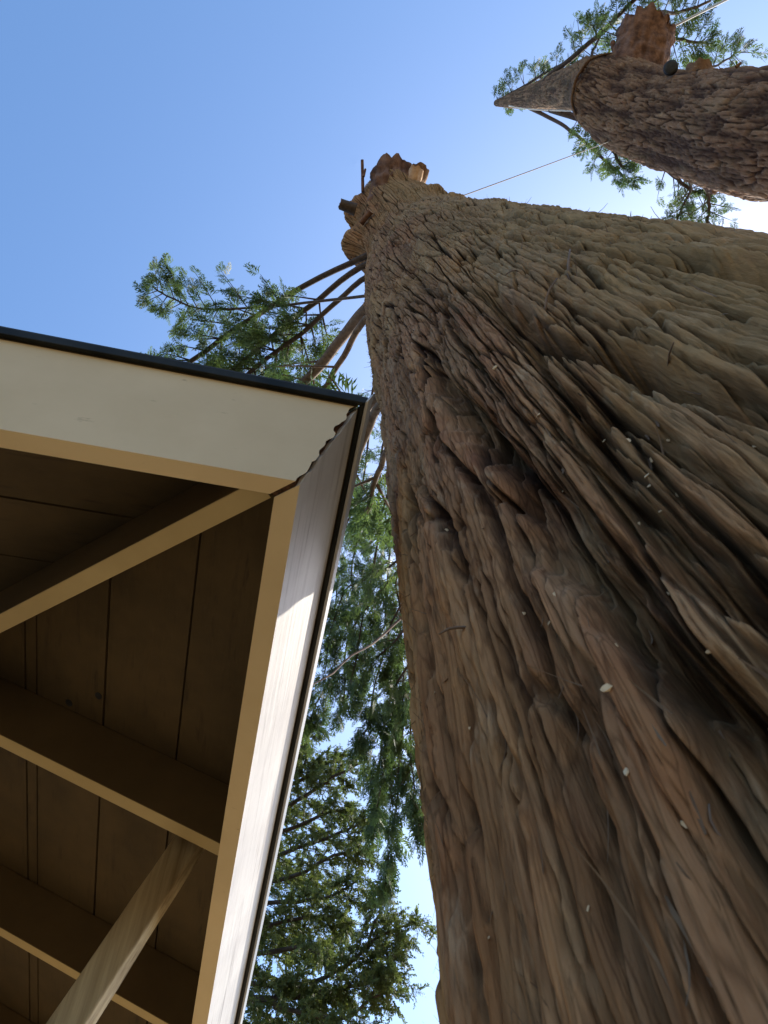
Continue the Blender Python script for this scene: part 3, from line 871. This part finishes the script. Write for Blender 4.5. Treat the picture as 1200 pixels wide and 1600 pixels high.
# limbs that leave the far side of the trunk and reach over the roof
L = [  # pixel path with height above the eye, radius px at start / end
    ([(610, 385, 6.1), (558, 406, 6.3), (440, 468, 6.6), (305, 560, 6.7), (200, 640, 6.7)], 5.5, 3.5, .55, 26, 8, .15),
    ([(610, 405, 5.9), (560, 420, 6.1), (470, 490, 6.3), (372, 572, 6.4), (270, 660, 6.3)], 5.5, 3.5, .44, 32, 9, .15),
    ([(612, 420, 5.7), (562, 440, 5.9), (480, 515, 6.1), (385, 585, 6.2), (300, 660, 6.1)], 5, 3, .44, 32, 9, .15),
    ([(612, 455, 5.2), (567, 463, 5.5), (430, 478, 6.3), (330, 482, 6.8), (275, 470, 7.1), (240, 448, 7.3)], 3.0, 1.2, .42, 24, 8, .13),
]
for i_, (pts, ra, rb, st, nt_, per, fr) in enumerate(L):
    P = [atZ(x_, y_, z_ * KS) for x_, y_, z_ in pts]
    leafy_limb(big, P, rad(P[0], ra), rad(P[-1], rb), M['branch_dark'], M['cedar_leaf'], 'cedar', 100 + i_, start=st, twig_len=.42, ntw=nt_, fr=fr, per=per, hang=.15)
L2 = [([(615, 440, 4.6), (570, 484, 4.9), (520, 546, 5.2), (470, 606, 5.4), (400, 690, 5.5)], 10, 7),
      ([(618, 450, 4.3), (568, 502, 4.6), (535, 560, 4.8), (508, 608, 4.9), (470, 690, 4.9)], 6, 4),
      ([(640, 580, 3.0), (594, 618, 3.2), (560, 648, 3.35), (500, 700, 3.5)], 9, 8),
      ([(640, 590, 2.9), (594, 632, 3.1), (566, 692, 3.25), (545, 745, 3.3), (480, 890, 3.3)], 8, 6),
      ([(640, 760, 2.5), (610, 700, 2.7), (590, 745, 2.85), (570, 800, 2.9)], 6, 4)]
for i_, (pts, ra, rb) in enumerate(L2):
    P = [atZ(x_, y_, z_ * KS) for x_, y_, z_ in pts]
    leafy_limb(big, P, rad(P[0], ra), rad(P[-1], rb), M['branch'], M['cedar_leaf'], 'cedar', 140 + i_, start=.55, twig_len=.5, ntw=6 if i_ < 2 else 3, fr=.15, per=5, hang=.2, wob=.003)

# drooping boughs behind the trunk, seen in the gap between the trunk and the eave
drape = [  # pixel path, horizontal distance from the eye along it
    [(640, 560, 1.7), (585, 600, 2.4), (575, 690, 3.0), (560, 790, 3.4), (552, 850, 3.5)],
    [(650, 640, 1.8), (600, 690, 2.6), (592, 760, 3.1), (588, 850, 3.4), (570, 930, 3.5)],
    [(650, 720, 1.9), (615, 780, 2.8), (608, 860, 3.2), (604, 950, 3.4), (612, 1050, 3.5)],
    [(650, 800, 2.0), (580, 800, 2.8), (552, 870, 3.3), (555, 950, 3.5), (575, 1010, 3.6)],
    [(650, 890, 2.2), (600, 893, 2.8), (540, 920, 3.3), (520, 980, 3.5), (505, 1050, 3.6)],
    [(655, 900, 2.3), (590, 930, 3.0), (545, 990, 3.5), (540, 1060, 3.7), (530, 1110, 3.7)],
    [(655, 940, 2.4), (610, 980, 3.2), (590, 1060, 3.7), (575, 1130, 3.8), (560, 1160, 3.8)],
    [(655, 980, 2.5), (630, 1010, 3.3), (618, 1090, 3.8), (606, 1160, 3.9), (590, 1260, 3.9)],
    [(660, 1000, 2.6), (640, 1060, 3.4), (630, 1150, 3.8), (620, 1240, 3.9), (612, 1310, 3.95), (600, 1385, 4.0)],
    [(660, 1040, 2.7), (648, 1100, 3.4), (640, 1170, 3.8), (648, 1240, 3.9), (655, 1300, 3.9)],
    [(655, 1000, 2.6), (600, 1020, 3.3), (540, 1050, 3.8), (500, 1090, 4.0), (480, 1130, 4.1)],
    [(655, 860, 2.2), (620, 900, 2.9), (625, 960, 3.2), (628, 1040, 3.4), (632, 1110, 3.5)],
    [(655, 1060, 2.8), (610, 1090, 3.6), (596, 1170, 4.1), (588, 1230, 4.2), (578, 1290, 4.2)],
    [(655, 760, 2.0), (570, 770, 2.9), (530, 850, 3.4), (525, 930, 3.6), (515, 1000, 3.7)],
    [(655, 700, 1.9), (600, 790, 2.6), (585, 870, 3.0), (560, 1000, 3.3), (545, 1090, 3.4)],
]
for i_, pts in enumerate(drape):
    if i_ >= 3: pts = [(pts[0][0] + 45, pts[0][1] - 190, pts[0][2] * .8), (pts[0][0] + 5, pts[0][1] - 60, pts[0][2])] + pts[1:]
    pts = [(x_, y_, h_ * KS) if n_ == 0 else (x_, y_, h_) for n_, (x_, y_, h_) in enumerate(pts)]
    P = H3(pts)
    thin = i_ in (8, 9, 7)
    leafy_limb(big, P, rad(P[1], 2.6), rad(P[-1], 1.0), M['branch_dark'], M['cedar_leaf'], 'cedar', 200 + i_, start=.30 if i_ < 3 else .34,
               twig_len=.30 if not thin else .17, ntw=24, fr=.14, per=7, hang=.95, wob=.006, spread=.8)
# bare twig that crosses in front of the drooping boughs
P = H3([(650, 955, 1.55), (600, 990, 1.45), (540, 1035, 1.35), (478, 1082, 1.28)])
g = Geo(); g.tube(spline(P, 14) + .012 * np.stack([noise(np.arange(14) * .4, q_, 2.2) for q_ in (.5, 3.5, 7.5)], -1), np.linspace(rad(P[0], 2.0), rad(P[-1], 1.2), 14), 6)
o = g.build('bare_twig', M['branch'], big)

# ------------------------------------------------------------------ the second cedar, top right
sec = [(1200, 211, 100, 5.6), (1120, 202, 87, 6.5), (1050, 190, 74, 7.3), (1000, 173, 70, 8.0), (965, 156, 66, 8.5), (945, 148, 56, 8.75), (936, 144, 46, 8.9)]
S = []
for px, py, rp, Z in sec:
    P = atZ(px, py, Z); S.append((P[2], P[0], P[1], rad(P, rp) * 0.93))
S = np.array(S)
g0 = S[0]
S = np.vstack([[0, g0[1] + .55, g0[2] + .25, g0[3] * 1.45], [1.0, g0[1] + .5, g0[2] + .22, g0[3] * 1.12], [3.5, g0[1] + .30, g0[2] + .14, g0[3] * 1.05], S])
# stem above
stm = [(925, 130, 40, 9.3), (880, 140, 29, 10.8), (840, 149, 20, 12.4), (800, 157, 11, 14.2), (776, 161, 5, 15.6)]
for px, py, rp, Z in stm:
    P = atZ(px, py, Z); S = np.vstack([S, [P[2], P[0], P[1], rad(P, rp) * 0.95]])
t2 = thing('cedar_tree', (S[0][1], S[0][2], 0), 'second cedar at top right with swollen trunk, limb stub and thin leaning top', 'tree')
def trunk2(z0, z1, nzr, nph, zpow=1.0):
    zs = z0 + (z1 - z0) * np.linspace(0, 1, nzr)
    ph = np.linspace(0, 2 * np.pi, nph, endpoint=False)
    P_, Z_ = np.meshgrid(ph, zs)
    sm = lambda c: np.interp(Z_, S[:, 0], S[:, c])
    r0 = sm(3)
    X = np.cos(P_); Y = np.sin(P_)
    w = .12 * noise(X * 2, Y * 2, Z_ * .8)
    X = np.cos(P_ + w) ; Y = np.sin(P_ + w)
    u = ((P_ + w + .04 * noise(X * 8, Y * 8, Z_ * 4)) / (2 * np.pi))
    vz = Z_ + .06 * noise(X * 5, Y * 5, Z_ * 2)
    eA, rA, dA_, tA = cells(u * 64, vz * 2.1, 64, 5); eB, rB, dB_, tB = cells(u * 140, vz * 6.0, 140, 6)
    mA = sstep(-.3, .2, noise(X * 4, Y * 4, Z_ * 1.7 + 3))
    rel = (.006 + .020 * mA) * sstep(0, .2, eA) + .012 * (rA - .5) + .010 * dA_ * (tA - .3) + .009 * sstep(0, .25, eB) + .006 * (rB - .5) + .008 * noise(X * 30, Y * 30, Z_ * 9)
    lob = .035 * noise(X * 1.5 + 3, Y * 1.5, Z_ * .7)
    r = r0 * (1 + lob * 1.2) + (rel - .03) * np.clip(r0 / .4, .15, 1.0)
    V = np.stack([sm(1) + r * np.cos(P_), sm(2) + r * np.sin(P_), Z_], -1).reshape(-1, 3)
    i = np.arange(nzr - 1)[:, None] * nph; j = np.arange(nph)[None]; k = (j + 1) % nph
    Q = np.stack([i + j, i + k, i + nph + k, i + nph + j], -1).reshape(-1, 4)
    return V, Q, np.clip(rel / .045, 0, 1).ravel()
zsplit = S[9, 0]
V, Q, bk2 = trunk2(0.0, zsplit + 0.12, 520, 300)
tk2 = mesh_np('trunk', V, Q, M['bark_far'], t2, True, {'bark': bk2, 'moss': np.full(len(V), .2), 'hue': np.full(len(V), .5)})
V, Q, bk2 = trunk2(zsplit - 0.1, S[-1, 0], 420, 140)
st2 = mesh_np('upper_stem', V, Q, M['bark_far'], t2, True, {'bark': bk2, 'moss': np.full(len(V), .5), 'hue': np.full(len(V), .5)}); tag(st2, 'thin grey leaning upper stem')
px_stub('limb_stub', (986, 160, 8.3), (1010, 50, 8.7), 36, 37, t2, M['stub_wood'], M['redwood'], rough=.14, seed=31, sides=72)
px_stub('branch_stub', (964, 90, 8.7), (957, 66, 8.8), 5, 4, t2, M['redwood'], M['cutwood'], seed=33, sides=9)
px_stub('branch_stub', (1086, 140, 7.0), (1096, 104, 7.05), 26, 19, t2, M['bark_far'], M['redwood'], seed=35, rough=.25)
px_stub('branch_stub', (1120, 282, 6.0), (1108, 298, 6.0), 16, 8, t2, M['bark_far'], M['redwood'], seed=36, rough=.25)
px_stub('branch_stub', (1150, 105, 5.9), (1158, 98, 5.9), 3, 2, t2, M['bark_far'], M['redwood'], seed=37, sides=8)
# callus ring round the swollen end
Pc = atZ(944, 145, 8.8)
a = np.linspace(0, 2 * np.pi, 49)[:-1]
for q in range(4):
    c_ = atZ(948 - 2.4 * q, 147, 8.66 + .04 * q)
    rr_ = rad(c_, 55 - 2.2 * q)
    ring = [c_ + np.array([math.cos(t), math.sin(t), 0]) * rr_ * (1 + .05 * float(noise(math.cos(t) * 2, math.sin(t) * 2, q * .7))) + np.array([0, 0, .05 * float(noise(math.cos(t) * 1.5 + 5, math.sin(t) * 1.5, q))]) for t in a]
    ring.append(ring[0])
    g = Geo(); g.tube(ring, [rad(c_, 1.7) * (1 + .5 * float(noise(i_ * .3, q, .5))) for i_ in range(len(ring))], 6); g.build('callus_ring', M['redwood'] if q % 2 else M['branch'], t2)

L = [
    ([(900, 170, 10.2), (850, 130, 11.3), (905, 82, 10.7), (960, 32, 10.2), (1010, -20, 9.8)], 5.0, 3.2, .40, 12, .26),
    ([(790, 158, 14.5), (820, 135, 13.5), (860, 110, 12.6), (890, 96, 12)], 2.5, 1.2, .05, 12, .26),
    ([(775, 161, 15.5), (790, 150, 15), (830, 128, 14), (850, 112, 13.5)], 2, 1, .0, 12, .26),
    ([(818, 164, 13.3), (870, 190, 12.2), (905, 215, 11.4), (950, 255, 10.7), (985, 285, 10.3)], 3.2, 1.6, .55, 14, .24),
    ([(840, 168, 12.4), (890, 178, 11.6), (930, 205, 10.8), (960, 240, 10.3), (975, 262, 10)], 4, 2, .35, 14, .24),
    ([(860, 172, 11.6), (915, 190, 11), (945, 205, 10.6), (985, 230, 10)], 4.5, 2.5, .3, 10, .22),
    ([(1010, 240, 7.7), (1045, 268, 7.9), (1070, 290, 8.0), (1095, 305, 8.0)], 4.5, 2, .3, 12, .2),
    ([(1060, 262, 7.2), (1080, 290, 7.6), (1065, 325, 7.8), (1060, 345, 7.9)], 3, 1.2, .3, 9, .18),
    ([(1080, 270, 7.1), (1105, 300, 7.5), (1108, 330, 7.6), (1104, 358, 7.7)], 3, 2.4, .3, 9, .17),
    ([(1000, 60, 8.7), (1030, 20, 9.2), (1060, 20, 9.6), (1110, 0, 9.9)], 4, 2, .15, 14, .24),
    ([(1000, 70, 8.7), (1050, 60, 9.6), (1085, 65, 9.8), (1108, 68, 9.9)], 4, 1.5, .2, 13, .22),
    ([(985, 70, 9), (965, 50, 9.6), (1000, 20, 9.9), (1040, -10, 10)], 4, 1.5, .15, 12, .24),
    ([(1090, 110, 6.9), (1115, 104, 7.4), (1140, 90, 7.7), (1158, 75, 7.8)], 2.5, 1, .25, 9, .16),
    ([(940, 110, 9.2), (925, 85, 9.8), (935, 60, 10.2), (925, 40, 10.3)], 3, 1, .2, 8, .2),
]
for i_, (pts, ra, rb, st, nt_, fr) in enumerate(L):
    P = Z3(pts)
    leafy_limb(t2, P, rad(P[0], ra), rad(P[-1], rb), M['branch_dark'], M['cedar_leaf'], 'cedar', 300 + i_, start=st, twig_len=.42, ntw=nt_, fr=fr * .85, per=5, hang=.15, wob=.006)

# ropes
def rope(name, pts, rp, mat, label, n=30, sag=0.0):
    P = Z3(pts); path = spline(P, n)
    path[:, 2] -= sag * np.sin(np.linspace(0, np.pi, n))
    o_ = path[0].copy()
    e = thing('x', o_, label, 'rope') if False else None
    g = Geo(); g.tube(path, rad(P[0], rp), 7)
    o = g.build(name, mat); tag(o, label, 'rope')
    return o
rope('rope', [(690, 318, 6.35 * KS), (975, 212, 8.25)], 1.0, M['rope'], 'grey rope stretched between the two cedar trunks', sag=.05)
rope('rope', [(1015, 62, 8.6), (1042, 47, 8.7), (1090, 22, 8.2), (1150, -8, 7.6)], 1.8, M['rope_pale'], 'pale rope leading off from the limb stub, top right')
rope('rope', [(796, 165, 14.0), (830, 170, 12.6), (880, 172, 10.9), (930, 172, 9.3)], 1.5, M['rope_pale'], 'pale rope lying along the thin leaning cedar top')
# black pulley block at the crotch of the second cedar
Pk = atZ(1048, 106, 7.0); rk = rad(Pk, 11)
g = Geo()
axk = CAM[2] * .8 + CAM[0] * .3; axk /= np.linalg.norm(axk)
prof = [(-.45, .55), (-.40, .92), (-.2, 1.0), (-.1, .86), (.1, .86), (.2, 1.0), (.40, .92), (.45, .55)]
g.tube([Pk + axk * rk * a_ for a_, _ in prof], [rk * b_ for _, b_ in prof], 20)
pb = g.build('pulley_block', M['black']); tag(pb, 'small black round block in the crotch of the second cedar', 'pulley')

# ------------------------------------------------------------------ fir beyond the roof
FH = 9.0
fb = atH(318, 1500, FH); fbx, fby = fb[0], fb[1]
fir = thing('fir_tree', (fbx, fby, 0), 'dark needled fir standing beyond the eave at the bottom', 'tree')
g = Geo(); g.tube(spline([(fbx, fby, 0), (fbx + .05, fby, 6), (fbx, fby + .05, 14.5)], 24), np.linspace(.26, .02, 24), 14); g.build('trunk', M['branch_dark'], fir)
def fbough(pts, seed, ra=4.5, rb=1.4, tw=.62, ntw=30, per=14, start=.18):
    P = H3(pts)
    Z0 = P[0][2]
    base = np.array([fbx, fby, Z0 + .25])
    leafy_limb(fir, [base] + P, rad(P[0], ra), rad(P[-1], rb), M['branch_dark'], M['fir_leaf'], 'fir', seed, start=start, twig_len=tw, ntw=ntw, fr=.17, per=per, hang=.12, wob=.012)
vis = [
    [(420, 1235, 8.6), (455, 1215, 8.3), (478, 1190, 8.1), (470, 1165, 8.1)],
    [(415, 1200, 8.7), (440, 1175, 8.5), (470, 1150, 8.3), (500, 1130, 8.2)],
    [(430, 1230, 8.6), (470, 1220, 8.3), (505, 1200, 8.1), (530, 1185, 8.0)],
    [(430, 1270, 8.6), (480, 1240, 8.2), (525, 1215, 7.9), (565, 1190, 7.8)],
    [(420, 1300, 8.6), (470, 1290, 8.2), (515, 1270, 8.0), (545, 1265, 7.9)],
    [(420, 1340, 8.6), (480, 1320, 8.2), (540, 1300, 7.9), (580, 1275, 7.8)],
    [(410, 1380, 8.6), (470, 1365, 8.2), (530, 1335, 7.9), (572, 1330, 7.8)],
    [(400, 1410, 8.6), (450, 1410, 8.2), (510, 1400, 7.9), (560, 1375, 7.8)],
    [(390, 1450, 8.7), (440, 1440, 8.3), (500, 1430, 8.0), (545, 1440, 7.9)],
    [(400, 1490, 8.7), (470, 1480, 8.2), (540, 1500, 7.8), (590, 1465, 7.7), (655, 1437, 7.6)],
    [(430, 1540, 8.6), (500, 1530, 8.1), (560, 1490, 7.7), (590, 1430, 7.6), (598, 1395, 7.6)],
    [(430, 1560, 8.6), (500, 1550, 8.1), (570, 1535, 7.8), (610, 1510, 7.7), (625, 1480, 7.7)],
    [(400, 1560, 8.6), (460, 1580, 8.1), (530, 1590, 7.8), (585, 1560, 7.7), (602, 1540, 7.7)],
    [(390, 1520, 8.7), (430, 1530, 8.4), (480, 1545, 8.1), (530, 1560, 8.0)],
    [(380, 1600, 8.7), (430, 1620, 8.3), (500, 1640, 8.0), (570, 1620, 7.8)],
    [(380, 1560, 9.2), (420, 1590, 9.0), (470, 1610, 8.8), (520, 1630, 8.6)],
    [(400, 1450, 9.3), (440, 1470, 9.2), (490, 1480, 9.0), (530, 1470, 8.9)],
    [(410, 1330, 9.3), (440, 1350, 9.2), (480, 1380, 9.0), (520, 1385, 8.9)],
]
for i_, pts in enumerate(vis): fbough(pts, 400 + i_)
r_ = random.Random(5)
for i_ in range(34):                           # the boughs hidden from the photograph, up to the tip
    z = 2.2 + 12.0 * i_ / 34; a_ = R_(90 + r_.uniform(0, 1) * 175 if z < 9.2 else r_.uniform(0, 360)); ln = max(.3, 2.9 * (1 - z / 15.0)) * r_.uniform(.85, 1.1)
    p = [(fbx, fby, z), (fbx + math.cos(a_) * ln * .5, fby + math.sin(a_) * ln * .5, z - .05), (fbx + math.cos(a_) * ln, fby + math.sin(a_) * ln, z - .35)]
    leafy_limb(fir, p, .03, .008, M['branch_dark'], M['fir_leaf'], 'fir', 500 + i_, start=.2, twig_len=.55, ntw=12, fr=.19, per=4, hang=.12, wob=.01)

# ------------------------------------------------------------------ wood chips caught in the bark
chip_spots = [(950, 1077, 11, 'largest yellow wood chip stuck to the bark, right of centre'), (981, 1207, 9, 'pale wood chip on the bark below the largest chip'),
              (1073, 1291, 8, 'whitish wood chip on the lower right bark')]
for px, py in ((820, 960), (860, 975), (868, 932), (1045, 690), (945, 690), (838, 655), (1012, 745), (735, 1140), (766, 1466), (910, 1530), (922, 1420), (680, 1085), (842, 650), (1018, 760),
               (1000, 820), (1035, 800), (983, 360 + 330), (1110, 1020), (1045, 930), (965, 1010), (700, 830), (640, 1090), (1060, 775), (1020, 720), (880, 770), (775, 575), (765, 550), (1180, 700)):
    chip_spots.append((px, py, random.uniform(3.5, 6.5), None))
for px, py, rp, lab in chip_spots:
    P, n = on_trunk(px, py)
    r0 = rad(P, rp)
    t1 = np.cross(n, [0, 0, 1]); t2_ = np.array([0, 0, 1.0]) + n * random.uniform(-.4, .4)
    an = random.uniform(0, 6.28); a1 = t1 * math.cos(an) + t2_ * math.sin(an); a2 = -t1 * math.sin(an) + t2_ * math.cos(an)
    k = 6
    V = []
    for h in (0.0, 1.0):
        for q in range(k):
            th = 2 * math.pi * q / k + random.uniform(-.3, .3); rr_ = r0 * random.uniform(.7, 1.1)
            V.append(P + n * (0.001 + h * r0 * .28) + a1 * math.cos(th) * rr_ * 1.1 + a2 * math.sin(th) * rr_ * .6)
    F = [tuple(range(k))[::-1], tuple(range(k, 2 * k))] + [(q, (q + 1) % k, k + (q + 1) % k, k + q) for q in range(k)]
    o = mesh_py('wood_chip', V, F, M['chip'])
    tag(o, lab or 'small pale wood chip caught in the furrowed bark', 'wood chip', 'wood chips caught in the bark')
